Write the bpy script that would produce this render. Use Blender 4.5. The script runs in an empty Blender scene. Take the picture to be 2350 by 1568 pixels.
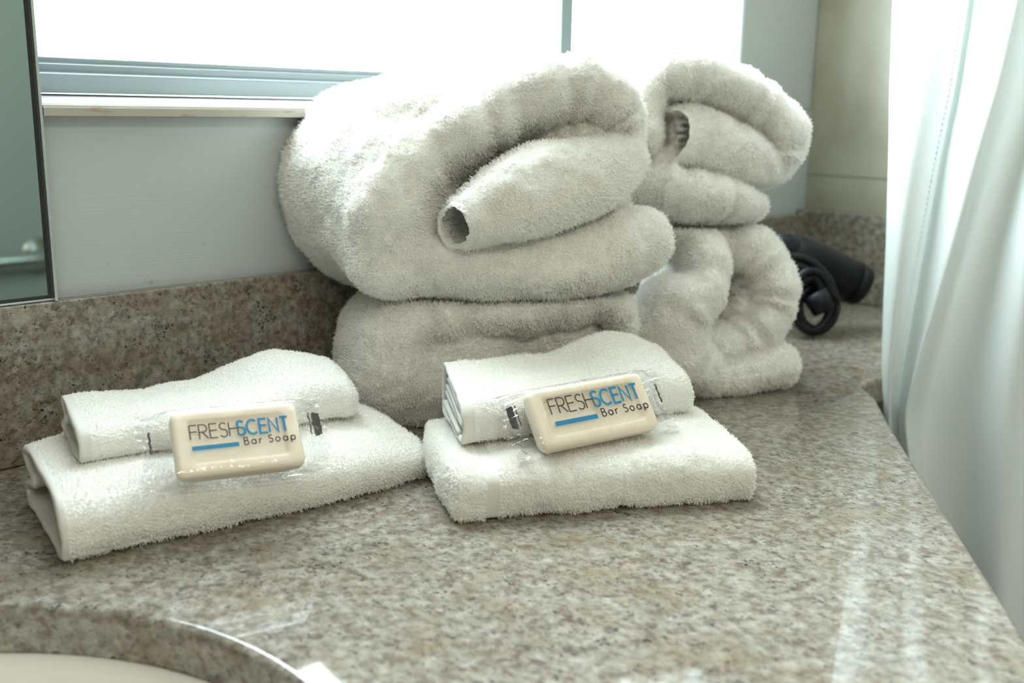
import bpy, bmesh, math, random
import numpy as np
from mathutils import Vector, Matrix, noise
from mathutils.geometry import tessellate_polygon

FUZZ = 1.0          # density of the towel pile
S = bpy.context.scene
C = S.collection
PI = math.pi

# ------------------------------------------------------------------ camera
F_PX = 2388.0
CH = 0.21937                                   # camera height above the counter
AX = np.array(((0.70498453, -0.14507173, 0.69422691),      # world X in camera (right, down, forward)
               (-0.70905664, -0.16535086, 0.6854909),      # world Y
               (0.01534567, -0.97550668, -0.21943387)))    # world Z
RIGHT, DOWN, FWD = (Vector(AX[:, i]) for i in range(3))
cam_d = bpy.data.cameras.new('camera'); cam = bpy.data.objects.new('camera', cam_d); C.objects.link(cam)
cam_d.sensor_width = 36.0; cam_d.lens = F_PX / 2350 * 36.0
cam_d.clip_start = 0.02; cam_d.clip_end = 60
up, back = -DOWN, -FWD
m = Matrix((RIGHT, up, back)).transposed().to_4x4(); m.translation = Vector((0, 0, CH))
cam.matrix_world = m
cam_d.dof.use_dof = True; cam_d.dof.focus_distance = 0.62; cam_d.dof.aperture_fstop = 6.7
cam_d.dof.aperture_blades = 9
S.camera = cam

# ------------------------------------------------------------------ light and exposure
S.view_settings.view_transform = 'Standard'; S.view_settings.look = 'None'
S.view_settings.gamma = 1.0; S.view_settings.use_curve_mapping = False
S.view_settings.exposure = 0.34
world = bpy.data.worlds.new('world'); S.world = world; world.use_nodes = True
wn = world.node_tree
bg = wn.nodes['Background']; bg.inputs[0].default_value = (0.885, 0.98, 1.045, 1); bg.inputs[1].default_value = 18.5

def area(name, loc, target, sx, sy, power, col, portal=False, spread=PI):
    l = bpy.data.lights.new(name, 'AREA'); l.shape = 'RECTANGLE'; l.size = sx; l.size_y = sy
    l.energy = power; l.color = col; l.spread = spread
    o = bpy.data.objects.new(name, l); C.objects.link(o); o.location = loc
    o.rotation_euler = (Vector(target) - Vector(loc)).to_track_quat('-Z', 'Y').to_euler()
    if portal: l.cycles.is_portal = True
    return o
area('window_portal', (0.70, 0.77, 0.87), (0.70, 0.0, 0.87), 0.94, 1.32, 1, (1, 1, 1), portal=True)
# warm vanity lamps over the mirror side of the room, behind the camera
def bulb(loc, p):
    l = bpy.data.lights.new('vanity_lamp_light', 'POINT'); l.energy = p; l.color = (1.0, 0.88, 0.73); l.shadow_soft_size = 0.03
    o = bpy.data.objects.new('vanity_lamp_light', l); C.objects.link(o); o.location = loc
for i in range(3):
    bulb((-0.55 + 0.28 * i, -0.62 - 0.08 * i, 0.95), 5.2)
cy = S.cycles
cy.use_denoising = True
cy.max_bounces = 9; cy.diffuse_bounces = 5; cy.glossy_bounces = 4; cy.transmission_bounces = 6; cy.transparent_max_bounces = 24
cy.caustics_reflective = False; cy.caustics_refractive = False
cy.sample_clamp_indirect = 6

# ------------------------------------------------------------------ helpers
def W(px, py, d):
    r = np.array((px - 1175.0, py - 784.0, F_PX))
    p = AX @ r * (d / F_PX)
    return Vector((p[0], p[1], p[2] + CH))
def at_plane(px, py, axis, val):
    r = AX @ np.array((px - 1175.0, py - 784.0, F_PX))
    o = (0, 0, CH)
    t = (val - o[axis]) / r[axis]
    return Vector((r[0] * t, r[1] * t, r[2] * t + CH))

def tag(o, label=None, cat=None, group=None, kind=None):
    if label: o['label'] = label
    if cat: o['category'] = cat
    if group: o['group'] = group
    if kind: o['kind'] = kind
    return o
def empty(name, loc=(0, 0, 0)):
    o = bpy.data.objects.new(name, None); C.objects.link(o); o.location = loc; o.empty_display_size = 0.02
    return o
def mesh_obj(name, verts, faces, mat, parent=None, smooth=True):
    me = bpy.data.meshes.new(name); me.from_pydata([tuple(v) for v in verts], [], faces); me.update()
    return link_mesh(name, me, mat, parent, smooth)
def link_mesh(name, me, mat, parent=None, smooth=True):
    o = bpy.data.objects.new(name, me); C.objects.link(o)
    for mm in (mat if isinstance(mat, (list, tuple)) else [mat]):
        if mm: me.materials.append(mm)
    if smooth: me.polygons.foreach_set('use_smooth', [True] * len(me.polygons))
    if parent is not None:
        o.parent = parent
        o.matrix_parent_inverse = Matrix.Translation(parent.location).inverted()
    return o
class MB:
    def __init__(s): s.v = []; s.f = []
    def add(s, vs, fs):
        n = len(s.v); s.v += [Vector(v) for v in vs]; s.f += [tuple(i + n for i in f) for f in fs]; return s
    def box(s, a, b):
        x0, y0, z0 = a; x1, y1, z1 = b
        return s.add([(x0,y0,z0),(x1,y0,z0),(x1,y1,z0),(x0,y1,z0),(x0,y0,z1),(x1,y0,z1),(x1,y1,z1),(x0,y1,z1)],
                     [(0,3,2,1),(4,5,6,7),(0,1,5,4),(1,2,6,5),(2,3,7,6),(3,0,4,7)])
    def rings(s, rings, cap0=True, cap1=True, closed=True):
        n = len(rings[0]); base = len(s.v)
        for r in rings: s.v += [Vector(p) for p in r]
        for i in range(len(rings) - 1):
            for j in range(n if closed else n - 1):
                a = base + i*n + j; b = base + i*n + (j+1) % n
                s.f.append((a, b, b + n, a + n))
        if cap0: s.f.append(tuple(base + j for j in reversed(range(n))))
        if cap1: s.f.append(tuple(base + (len(rings)-1)*n + j for j in range(n)))
        return s
    def tube(s, pts, r, n=12, caps=True):
        pts = [Vector(p) for p in pts]; rings = []
        nrm = None
        for i, p in enumerate(pts):
            t = (pts[min(i+1, len(pts)-1)] - pts[max(i-1, 0)]).normalized()
            if nrm is None: nrm = t.orthogonal().normalized()
            nrm = (nrm - t * nrm.dot(t)).normalized(); b = t.cross(nrm)
            rr = r[i] if isinstance(r, (list, tuple)) else r
            rings.append([p + (nrm*math.cos(2*PI*k/n) + b*math.sin(2*PI*k/n))*rr for k in range(n)])
        return s.rings(rings, caps, caps)
    def build(s, name, mat, parent=None, smooth=True, bevel=0):
        o = mesh_obj(name, s.v, s.f, mat, parent, smooth)
        bm = bmesh.new(); bm.from_mesh(o.data); bmesh.ops.recalc_face_normals(bm, faces=bm.faces); bm.to_mesh(o.data); bm.free()
        if bevel:
            md = o.modifiers.new('bevel', 'BEVEL'); md.width = bevel; md.segments = 3; md.limit_method = 'ANGLE'
        return o
def catmull(pts, n):
    P = np.array(pts, float); k = len(P)
    out = []
    for i in range(n):
        u = i / (n - 1) * (k - 1); j = min(int(u), k - 2); t = u - j
        p0 = P[j-1] if j > 0 else 2*P[0] - P[1]
        p3 = P[j+2] if j + 2 < k else 2*P[-1] - P[-2]
        p1, p2 = P[j], P[j+1]
        out.append(0.5*((2*p1) + (-p0+p2)*t + (2*p0-5*p1+4*p2-p3)*t*t + (-p0+3*p1-3*p2+p3)*t**3))
    return np.array(out)
def catmull_closed(pts, n):
    P = np.array(pts, float); k = len(P); out = []
    for i in range(n):
        u = i / n * k; j = int(u); t = u - j
        p0, p1, p2, p3 = P[(j-1) % k], P[j % k], P[(j+1) % k], P[(j+2) % k]
        out.append(0.5*((2*p1) + (-p0+p2)*t + (2*p0-5*p1+4*p2-p3)*t*t + (-p0+3*p1-3*p2+p3)*t**3))
    return np.array(out)

# ------------------------------------------------------------------ materials
def mat(name, base=(0.8, 0.8, 0.8), rough=0.5, metal=0.0, spec=0.5, **kw):
    M = bpy.data.materials.new(name); M.use_nodes = True
    b = M.node_tree.nodes['Principled BSDF']
    b.inputs['Base Color'].default_value = (*base, 1); b.inputs['Roughness'].default_value = rough
    b.inputs['Metallic'].default_value = metal; b.inputs['Specular IOR Level'].default_value = spec
    for k, v in kw.items(): b.inputs[k.replace('_', ' ')].default_value = v
    return M
def nodes(M): return M.node_tree.nodes, M.node_tree.links, M.node_tree.nodes['Principled BSDF']
def N(nt, typ, **kw):
    n = nt.new(typ)
    for k, v in kw.items(): setattr(n, k, v)
    return n
def ramp(nt, stops, interp='LINEAR'):
    r = nt.new('ShaderNodeValToRGB'); r.color_ramp.interpolation = interp
    e = r.color_ramp.elements
    while len(e) < len(stops): e.new(0.5)
    for el, (p, c) in zip(e, stops): el.position = p; el.color = (*c, 1) if len(c) == 3 else c
    return r
def add_bump(M, scale, strength, dist=0.001, detail=3, coord='Object', rough=None):
    nt, ln, b = nodes(M)
    tc = nt.new('ShaderNodeTexCoord'); n = nt.new('ShaderNodeTexNoise'); n.inputs['Scale'].default_value = scale; n.inputs['Detail'].default_value = detail
    bp = nt.new('ShaderNodeBump'); bp.inputs['Strength'].default_value = strength; bp.inputs['Distance'].default_value = dist
    ln.new(tc.outputs[coord], n.inputs['Vector']); ln.new(n.outputs[0], bp.inputs['Height']); ln.new(bp.outputs[0], b.inputs['Normal'])

def granite_mat(name, scale=1.45, rough=0.045):
    M = mat(name, rough=rough, spec=0.5); nt, ln, b = nodes(M)
    tc = nt.new('ShaderNodeTexCoord')
    mp = nt.new('ShaderNodeMapping'); mp.inputs['Scale'].default_value = (scale, scale*0.8, scale*1.0); mp.inputs['Rotation'].default_value = (0.2, 0.3, 0.5)
    ln.new(tc.outputs['Object'], mp.inputs['Vector'])
    def noise_(sc, det, ro=0.6, dist=0.0):
        n = nt.new('ShaderNodeTexNoise'); n.inputs['Scale'].default_value = sc; n.inputs['Detail'].default_value = det
        n.inputs['Roughness'].default_value = ro; n.inputs['Distortion'].default_value = dist
        ln.new(mp.outputs[0], n.inputs['Vector']); return n
    def mix(fac, a, bcol):
        mx = nt.new('ShaderNodeMix'); mx.data_type = 'RGBA'
        ln.new(fac, mx.inputs[0]) if not isinstance(fac, float) else None
        if isinstance(a, tuple): mx.inputs[6].default_value = (*a, 1)
        else: ln.new(a, mx.inputs[6])
        if isinstance(bcol, tuple): mx.inputs[7].default_value = (*bcol, 1)
        else: ln.new(bcol, mx.inputs[7])
        return mx.outputs[2]
    # cream and grey feldspar ground
    g = noise_(120, 4, 0.65, 0.2); gr = ramp(nt, [(0.36, (0.147, 0.123, 0.096)), (0.47, (0.221, 0.197, 0.159)), (0.56, (0.276, 0.254, 0.212)), (0.68, (0.346, 0.331, 0.294))])
    ln.new(g.outputs[0], gr.inputs[0])
    # soft ochre clouds
    o = noise_(26, 3); orr = ramp(nt, [(0.48, (0, 0, 0)), (0.72, (0.6, 0.6, 0.6))]); ln.new(o.outputs[0], orr.inputs[0])
    c = mix(orr.outputs[0], gr.outputs[0], (0.184, 0.144, 0.085))
    def fleck(c, sc, lo, hi, col, msc, mlo, mhi, amt=0.85, seedv=0.0):
        off = nt.new('ShaderNodeVectorMath'); off.operation = 'ADD'; off.inputs[1].default_value = (seedv, seedv*0.7, -seedv); ln.new(mp.outputs[0], off.inputs[0])
        f = noise_(sc, 2, 0.5, 0.3); ln.new(off.outputs[0], f.inputs['Vector'])
        fr = ramp(nt, [(lo, (0, 0, 0)), (hi, (amt, amt, amt))]); ln.new(f.outputs[0], fr.inputs[0])
        k = noise_(msc, 2); ln.new(off.outputs[0], k.inputs['Vector']); kr = ramp(nt, [(mlo, (0.15, 0.15, 0.15)), (mhi, (1, 1, 1))]); ln.new(k.outputs[0], kr.inputs[0])
        mu = nt.new('ShaderNodeMath'); mu.operation = 'MULTIPLY'; ln.new(fr.outputs[0], mu.inputs[0]); ln.new(kr.outputs[0], mu.inputs[1])
        return mix(mu.outputs[0], c, col)
    c = fleck(c, 180, 0.55, 0.65, (0.110, 0.075, 0.072), 60, 0.40, 0.58, 0.85, 3.1)      # violet brown
    c = fleck(c, 220, 0.60, 0.68, (0.150, 0.080, 0.050), 50, 0.45, 0.60, 0.80, 7.7)      # rust
    c = fleck(c, 200, 0.57, 0.67, (0.070, 0.066, 0.060), 55, 0.42, 0.60, 0.85, 12.3)     # dark grey
    c = fleck(c, 330, 0.64, 0.68, (0.020, 0.020, 0.022), 70, 0.50, 0.56, 0.95, 19.9)     # black specks
    # clusters of coarser black grains, far between
    v = nt.new('ShaderNodeTexVoronoi'); v.inputs['Scale'].default_value = 260; ln.new(mp.outputs[0], v.inputs['Vector'])
    vr = ramp(nt, [(0.24, (1, 1, 1)), (0.36, (0, 0, 0))]); ln.new(v.outputs['Distance'], vr.inputs[0])
    k2 = noise_(42, 2, 0.5); k2r = ramp(nt, [(0.655, (0, 0, 0)), (0.68, (1, 1, 1))]); ln.new(k2.outputs[0], k2r.inputs[0])
    mu2 = nt.new('ShaderNodeMath'); mu2.operation = 'MULTIPLY'; ln.new(vr.outputs[0], mu2.inputs[0]); ln.new(k2r.outputs[0], mu2.inputs[1])
    c3 = mix(mu2.outputs[0], c, (0.018, 0.020, 0.026))
    ln.new(c3, b.inputs['Base Color'])
    return M
GRANITE = granite_mat('granite')

def terry_mat(name, col=(0.80, 0.79, 0.745)):
    M = mat(name, col, 0.95, spec=0.1, Sheen_Weight=0.25, Sheen_Roughness=0.5)
    nt, ln, b = nodes(M)
    tc = nt.new('ShaderNodeTexCoord'); v = nt.new('ShaderNodeTexVoronoi'); v.inputs['Scale'].default_value = 620
    n = nt.new('ShaderNodeTexNoise'); n.inputs['Scale'].default_value = 900
    ad = nt.new('ShaderNodeMath'); ad.operation = 'ADD'
    bp = nt.new('ShaderNodeBump'); bp.inputs['Strength'].default_value = 0.7; bp.inputs['Distance'].default_value = 0.0012
    for q in (v, n): ln.new(tc.outputs['Object'], q.inputs['Vector'])
    ln.new(v.outputs['Distance'], ad.inputs[0]); ln.new(n.outputs[0], ad.inputs[1])
    ln.new(ad.outputs[0], bp.inputs['Height']); ln.new(bp.outputs[0], b.inputs['Normal'])
    return M
def pile_mat(name, col):
    M = bpy.data.materials.new(name); M.use_nodes = True; nt = M.node_tree.nodes; ln = M.node_tree.links
    nt.remove(nt['Principled BSDF']); out = nt['Material Output']
    d = nt.new('ShaderNodeBsdfDiffuse'); d.inputs[0].default_value = (*col, 1)
    t = nt.new('ShaderNodeBsdfTranslucent'); t.inputs[0].default_value = (*col, 1)
    mx = nt.new('ShaderNodeMixShader'); mx.inputs[0].default_value = 0.18
    ln.new(d.outputs[0], mx.inputs[1]); ln.new(t.outputs[0], mx.inputs[2]); ln.new(mx.outputs[0], out.inputs[0])
    return M
TERRY = terry_mat('white_terry'); PILE = pile_mat('white_terry_pile', (0.925, 0.915, 0.875))  # terry base darker than its pile: shade between the tufts put into the colour
HEM = mat('woven_hem', (0.66, 0.65, 0.60), 0.8, spec=0.2); add_bump(HEM, 1500, 0.3, 0.0004)
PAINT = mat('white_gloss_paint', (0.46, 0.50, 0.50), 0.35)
def paint_nodes():
    nt, ln, b = nodes(PAINT)
    tc = nt.new('ShaderNodeTexCoord'); mp = nt.new('ShaderNodeMapping'); mp.inputs['Scale'].default_value = (6, 6, 260)
    n = nt.new('ShaderNodeTexNoise'); n.inputs['Scale'].default_value = 4; n.inputs['Detail'].default_value = 4
    bp = nt.new('ShaderNodeBump'); bp.inputs['Strength'].default_value = 0.25; bp.inputs['Distance'].default_value = 0.0006
    ln.new(tc.outputs['Object'], mp.inputs[0]); ln.new(mp.outputs[0], n.inputs['Vector']); ln.new(n.outputs[0], bp.inputs['Height']); ln.new(bp.outputs[0], b.inputs['Normal'])
    s = nt.new('ShaderNodeTexNoise'); s.inputs['Scale'].default_value = 55; s.inputs['Detail'].default_value = 5; ln.new(tc.outputs['Object'], s.inputs['Vector'])
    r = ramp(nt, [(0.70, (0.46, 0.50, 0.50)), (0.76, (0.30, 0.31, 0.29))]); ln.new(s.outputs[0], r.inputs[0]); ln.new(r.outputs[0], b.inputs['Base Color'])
paint_nodes()
SILL_M = mat('cream_sill_paint', (0.40, 0.375, 0.32), 0.3)
def sill_nodes():
    nt, ln, b = nodes(SILL_M)
    tc = nt.new('ShaderNodeTexCoord'); mp = nt.new('ShaderNodeMapping'); mp.inputs['Scale'].default_value = (30, 200, 200); ln.new(tc.outputs['Object'], mp.inputs[0])
    s = nt.new('ShaderNodeTexNoise'); s.inputs['Scale'].default_value = 1.0; s.inputs['Detail'].default_value = 4; ln.new(mp.outputs[0], s.inputs['Vector'])
    r = ramp(nt, [(0.62, (0.40, 0.375, 0.32)), (0.72, (0.27, 0.17, 0.09))]); ln.new(s.outputs[0], r.inputs[0]); ln.new(r.outputs[0], b.inputs['Base Color'])
sill_nodes()
ALU = mat('aluminium_window', (0.19, 0.225, 0.235), 0.35, metal=0.15)
CHROME = mat('chrome', (0.85, 0.86, 0.88), 0.08, metal=1.0)
METAL = mat('brushed_channel', (0.62, 0.66, 0.65), 0.25, metal=0.9)
DARK = mat('dark_edge', (0.02, 0.022, 0.02), 0.4)
MIRROR = mat('mirror_silver', (0.34, 0.42, 0.38), 0.015, metal=1.0)
def mirror_spots():
    nt, ln, b = nodes(MIRROR)
    tc = nt.new('ShaderNodeTexCoord'); v = nt.new('ShaderNodeTexVoronoi'); v.inputs['Scale'].default_value = 34; ln.new(tc.outputs['Object'], v.inputs['Vector'])
    r = ramp(nt, [(0.035, (0.03, 0.04, 0.03)), (0.05, (0.34, 0.42, 0.38))]); ln.new(v.outputs['Distance'], r.inputs[0]); ln.new(r.outputs[0], b.inputs['Base Color'])
mirror_spots()
BLACK = mat('black_plastic', (0.004, 0.005, 0.007), 0.42, spec=0.22); CORD = mat('black_cord', (0.003, 0.004, 0.007), 0.38, spec=0.28)
PORC = mat('porcelain', (0.74, 0.72, 0.66), 0.12)
WALLP = mat('room_wall', (0.42, 0.42, 0.385), 0.8)
CEIL = mat('room_ceiling', (0.70, 0.72, 0.70), 0.9)
FLOORM = mat('floor_tile', (0.20, 0.20, 0.18), 0.4); add_bump(FLOORM, 20, 0.1)
TILE = mat('beige_tile', (0.5, 0.46, 0.38), 0.3)
def tile_nodes():
    nt, ln, b = nodes(TILE)
    tc = nt.new('ShaderNodeTexCoord'); sp = nt.new('ShaderNodeSeparateXYZ'); ln.new(tc.outputs['Object'], sp.inputs[0])
    # horizontal joints: first one at z 0.145, then every 0.30 m
    def joint(sock, off, per, w):
        a = nt.new('ShaderNodeMath'); a.operation = 'SUBTRACT'; ln.new(sock, a.inputs[0]); a.inputs[1].default_value = off - per*10
        q = nt.new('ShaderNodeMath'); q.operation = 'MODULO'; ln.new(a.outputs[0], q.inputs[0]); q.inputs[1].default_value = per
        l = nt.new('ShaderNodeMath'); l.operation = 'LESS_THAN'; ln.new(q.outputs[0], l.inputs[0]); l.inputs[1].default_value = w
        return l
    j1 = joint(sp.outputs[2], 0.1436, 0.30, 0.003); j2 = joint(sp.outputs[1], 0.36, 0.30, 0.003)
    mx = nt.new('ShaderNodeMath'); mx.operation = 'MAXIMUM'; ln.new(j1.outputs[0], mx.inputs[0]); ln.new(j2.outputs[0], mx.inputs[1])
    n = nt.new('ShaderNodeTexNoise'); n.inputs['Scale'].default_value = 14; n.inputs['Detail'].default_value = 4; ln.new(tc.outputs['Object'], n.inputs['Vector'])
    r = ramp(nt, [(0.35, (0.31, 0.29, 0.215)), (0.65, (0.39, 0.375, 0.29))]); ln.new(n.outputs[0], r.inputs[0])
    cm = nt.new('ShaderNodeMix'); cm.data_type = 'RGBA'; ln.new(mx.outputs[0], cm.inputs[0]); ln.new(r.outputs[0], cm.inputs[6]); cm.inputs[7].default_value = (0.21, 0.225, 0.19, 1)
    ln.new(cm.outputs[2], b.inputs['Base Color'])
tile_nodes()
SOAP = mat('cream_soap', (0.90, 0.78, 0.61), 0.36, Subsurface_Weight=0.08, Subsurface_Scale=0.002)
SOAP.node_tree.nodes['Principled BSDF'].inputs['Subsurface Radius'].default_value = (1.0, 0.7, 0.4)
INK_D = mat('dark_print', (0.035, 0.028, 0.028), 0.4); INK_B = mat('blue_print', (0.012, 0.19, 0.36), 0.4)
def thin_mat(name, tint, gloss_rough, base_fac, bump_scale, bump_d, white=0.0):
    M = bpy.data.materials.new(name); M.use_nodes = True; nt = M.node_tree.nodes; ln = M.node_tree.links
    nt.remove(nt['Principled BSDF']); out = nt['Material Output']
    t = nt.new('ShaderNodeBsdfTransparent'); t.inputs[0].default_value = (*tint, 1)
    g = nt.new('ShaderNodeBsdfGlossy'); g.inputs['Roughness'].default_value = gloss_rough
    fr = nt.new('ShaderNodeFresnel')
    ge = nt.new('ShaderNodeNewGeometry'); io = nt.new('ShaderNodeMath'); io.operation = 'MULTIPLY_ADD'   # same reflectance on both faces of the sheet
    io.inputs[1].default_value = 1/1.45 - 1.45; io.inputs[2].default_value = 1.45
    ln.new(ge.outputs['Backfacing'], io.inputs[0]); ln.new(io.outputs[0], fr.inputs[0])
    ml = nt.new('ShaderNodeMath'); ml.operation = 'MULTIPLY_ADD'; ml.inputs[1].default_value = 1.1; ml.inputs[2].default_value = base_fac; ml.use_clamp = True
    mx = nt.new('ShaderNodeMixShader')
    tc = nt.new('ShaderNodeTexCoord'); n = nt.new('ShaderNodeTexNoise'); n.inputs['Scale'].default_value = bump_scale; n.inputs['Detail'].default_value = 2
    bp = nt.new('ShaderNodeBump'); bp.inputs['Strength'].default_value = 0.6; bp.inputs['Distance'].default_value = bump_d
    ln.new(tc.outputs['Object'], n.inputs['Vector']); ln.new(n.outputs[0], bp.inputs['Height'])
    ln.new(bp.outputs[0], g.inputs['Normal']); ln.new(bp.outputs[0], fr.inputs['Normal'])
    ln.new(fr.outputs[0], ml.inputs[0]); ln.new(ml.outputs[0], mx.inputs[0]); ln.new(t.outputs[0], mx.inputs[1]); ln.new(g.outputs[0], mx.inputs[2])
    ln.new(mx.outputs[0], out.inputs[0])
    return M
FILM = thin_mat('clear_film', (0.985, 0.985, 0.985), 0.10, 0.055, 170, 0.0016)
PANE = thin_mat('window_glass', (0.97, 1.0, 0.99), 0.0, 0.0, 2, 0.0)
def curtain_mat():
    M = bpy.data.materials.new('curtain_cloth'); M.use_nodes = True; nt = M.node_tree.nodes; ln = M.node_tree.links
    nt.remove(nt['Principled BSDF']); out = nt['Material Output']
    d = nt.new('ShaderNodeBsdfDiffuse'); d.inputs[0].default_value = (0.90, 0.93, 0.92, 1)
    t = nt.new('ShaderNodeBsdfTranslucent'); t.inputs[0].default_value = (0.90, 0.94, 0.94, 1)
    mx = nt.new('ShaderNodeMixShader'); mx.inputs[0].default_value = 0.35
    ln.new(d.outputs[0], mx.inputs[1]); ln.new(t.outputs[0], mx.inputs[2]); ln.new(mx.outputs[0], out.inputs[0])
    return M
CURT = curtain_mat()

# ------------------------------------------------------------------ room shell
WY = 0.650         # painted wall face under the window
RX = 1.166         # face of the right wall
def struct(name, o_or_mb, m=None, parent=None, smooth=False, bevel=0):
    o = o_or_mb.build(name, m, parent, smooth, bevel)
    if parent is None: o['kind'] = 'structure'
    return o
WX0, WX1, WZ0, WZ1 = 0.2505, 1.004, 0.222, 1.50      # window opening
wall = MB()
wall.box((-1.30, WY, -0.86), (RX, WY + 0.14, 0.2100))
wall.box((-1.30, WY, 0.2100), (WX0, WY + 0.14, WZ0 - 0.001)).box((WX1, WY, 0.2100), (RX, WY + 0.14, WZ0 - 0.001)).box((WX0, 0.746, 0.2100), (WX1, WY + 0.14, WZ0 - 0.001))
wall.box((-1.30, WY, WZ1), (RX, WY + 0.14, 1.62))
wall.box((-1.30, WY, WZ0 - 0.001), (WX0, WY + 0.14, WZ1))
struct('wall_window', wall, PAINT)
# pier to the right of the window, a slightly rounded painted corner
pier = MB().box((WX1, WY, WZ0 - 0.001), (RX, 0.705, WZ1))
struct('trim_1', pier, PAINT, bevel=0.004)
struct('wall_right', MB().box((RX, -1.45, -0.86), (RX + 0.1, WY + 0.14, 1.62)), TILE)
struct('wall_left', MB().box((-1.40, -1.45, -0.86), (-1.30, WY + 0.14, 1.62)), WALLP)
struct('wall_back', MB().box((-1.40, -1.55, -0.86), (RX + 0.1, -1.45, 1.62)), WALLP)
struct('floor', MB().box((-1.40, -1.55, -0.96), (RX + 0.1, WY + 0.14, -0.86)), FLOORM)
struct('ceiling', MB().box((-1.40, -1.55, 1.62), (RX + 0.1, WY + 0.14, 1.72)), CEIL)

# ------------------------------------------------------------------ window
FX1 = 1.150
win = empty('window_1', (0.3, 0.72, WZ0)); win['kind'] = 'structure'
fy = 0.716
fr = MB()
# stepped bottom rail, extruded along X
prof = [(fy, 0.2242), (fy, 0.2368), (fy+0.004, 0.2378), (fy+0.006, 0.2378), (fy+0.006, 0.2432), (fy+0.010, 0.2440), (fy+0.010, 0.2478), (fy+0.03, 0.2478), (fy+0.03, 0.2242)]
fr.rings([[(x, y, z) for y, z in prof] for x in (WX0 + 0.001, FX1 - 0.001)])
fr.box((FX1 - 0.006, fy, 0.2479), (FX1 - 0.001, fy + 0.03, WZ1 - 0.001)); fr.box((WX0 + 0.001, fy, 0.2479), (WX0 + 0.03, fy + 0.03, WZ1 - 0.001))
fr.box((WX0 + 0.03, fy, WZ1 - 0.03), (FX1 - 0.006, fy + 0.03, WZ1 - 0.001))
fr.build('window_frame', ALU, win, smooth=False, bevel=0.001)
MB().box((0.789, fy + 0.002, 0.2480), (0.807, fy + 0.028, WZ1 - 0.031)).build('mullion', ALU, win, smooth=False, bevel=0.001)
MB().box((WX0 + 0.031, fy + 0.014, 0.2481), (0.788, fy + 0.018, WZ1 - 0.031)).build('pane', PANE, win, smooth=False)
MB().box((0.808, fy + 0.014, 0.2481), (FX1 - 0.007, fy + 0.018, WZ1 - 0.031)).build('pane', PANE, win, smooth=False)
sill = MB()
sp = [(0.6375, 0.2103), (0.6375, 0.2150), (0.6382, 0.2160), (0.640, 0.2163), (fy + 0.029, 0.2180), (fy + 0.029, 0.2103)]
sill.rings([[(x, y, z) for y, z in sp] for x in (WX0, WX1)])
sill.build('window_sill', SILL_M, win, smooth=False)
SILLTOP = mat('sill_top_lit', (0.82, 0.82, 0.80), 0.12)  # skylight on the sill top, painted in as a lighter colour than the fascia
MB().rings([[(x, y, z) for y, z in [(0.6392, 0.2164), (0.6400, 0.2178), (fy + 0.028, 0.2241), (fy + 0.028, 0.2181)]] for x in (WX0, WX1)]).build('sill_top', SILLTOP, win, smooth=False)

# ------------------------------------------------------------------ granite counter, backsplashes
def offset_loop(loop, d):
    n = len(loop); out = []
    for i in range(n):
        a, b, c = Vector(loop[i-1]), Vector(loop[i]), Vector(loop[(i+1) % n])
        e1 = (b - a).normalized(); e2 = (c - b).normalized()
        n1 = Vector((-e1.y, e1.x)); n2 = Vector((-e2.y, e2.x)); nn = (n1 + n2).normalized()
        k = min(1.0 / max(nn.dot(n1), 0.35), 2.5)
        out.append(tuple(b + nn * d * k))
    return out
BY = 0.6375
# front outline (counter-clockwise seen from above)
fr_pts = [(-0.60, -0.62), (-0.03, -0.215), (0.4536, 0.1317), (0.560, 0.2075), (0.6846, 0.2962), (0.742, 0.3352)]
curve_in = catmull([(0.742, 0.3352), (0.768, 0.353), (0.7815, 0.3640), (0.790, 0.3735), (0.8057, 0.3790), (0.84, 0.380)], 16)
outline = fr_pts[:-1] + [tuple(p) for p in curve_in] + [(RX, 0.380), (RX, WY), (-1.29, WY), (-1.29, -0.62)]
sc_, sa, sb = (0.0, 0.325), 0.2025, 0.185
hole = [(sc_[0] + sa*math.cos(t), sc_[1] + sb*math.sin(t)) for t in [2*PI*i/96 for i in range(96)]]
ct = MB(); R = 0.0045
def ring3(loop, z): return [Vector((p[0], p[1], z)) for p in loop]
o_in = offset_loop(outline, R); h_out = [(sc_[0] + (sa+R)*math.cos(t), sc_[1] + (sb+R)*math.sin(t)) for t in [2*PI*i/96 for i in range(96)]]
top = [ring3(o_in, 0), ring3(h_out, 0)]
tris = tessellate_polygon(top); flat = top[0] + top[1]; ct.add(flat, [tuple(t) for t in tris])
rs = []
for k in range(6):
    a = k/5*PI/2; rs.append(ring3(offset_loop(outline, R*(1 - math.sin(a))), -R*(1 - math.cos(a))))
rs.append(ring3(outline, -0.022)); ct.rings(rs, False, False)
rs = []
for k in range(6):
    a = k/5*PI/2; q = R*(1 - math.sin(a)); rs.append([Vector((sc_[0] + (sa+q)*math.cos(t), sc_[1] + (sb+q)*math.sin(t), -R*(1 - math.cos(a)))) for t in [2*PI*i/96 for i in range(96)]])
rs.append(ring3(hole, -0.022)); ct.rings(rs, False, False)
bot = [ring3(outline, -0.022), ring3(hole, -0.022)]
ct.add(bot[0] + bot[1], [tuple(reversed(t)) for t in tessellate_polygon(bot)])
co = ct.build('countertop', GRANITE)
for p in co.data.polygons: p.use_smooth = abs(p.normal.z) < 0.995
tag(co, 'polished speckled beige granite countertop with angled front edge and sink cutout', 'countertop')
bs = MB().box((-1.29, BY, 0.0003), (RX - 0.0205, WY - 0.0005, 0.0995))
tag(bs.build('backsplash', GRANITE, smooth=False, bevel=0.0015), 'long granite backsplash strip under the window and mirror', 'backsplash')
bs2 = MB().box((RX - 0.020, 0.36, 0.0003), (RX - 0.0005, WY - 0.0005, 0.1045))
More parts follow.
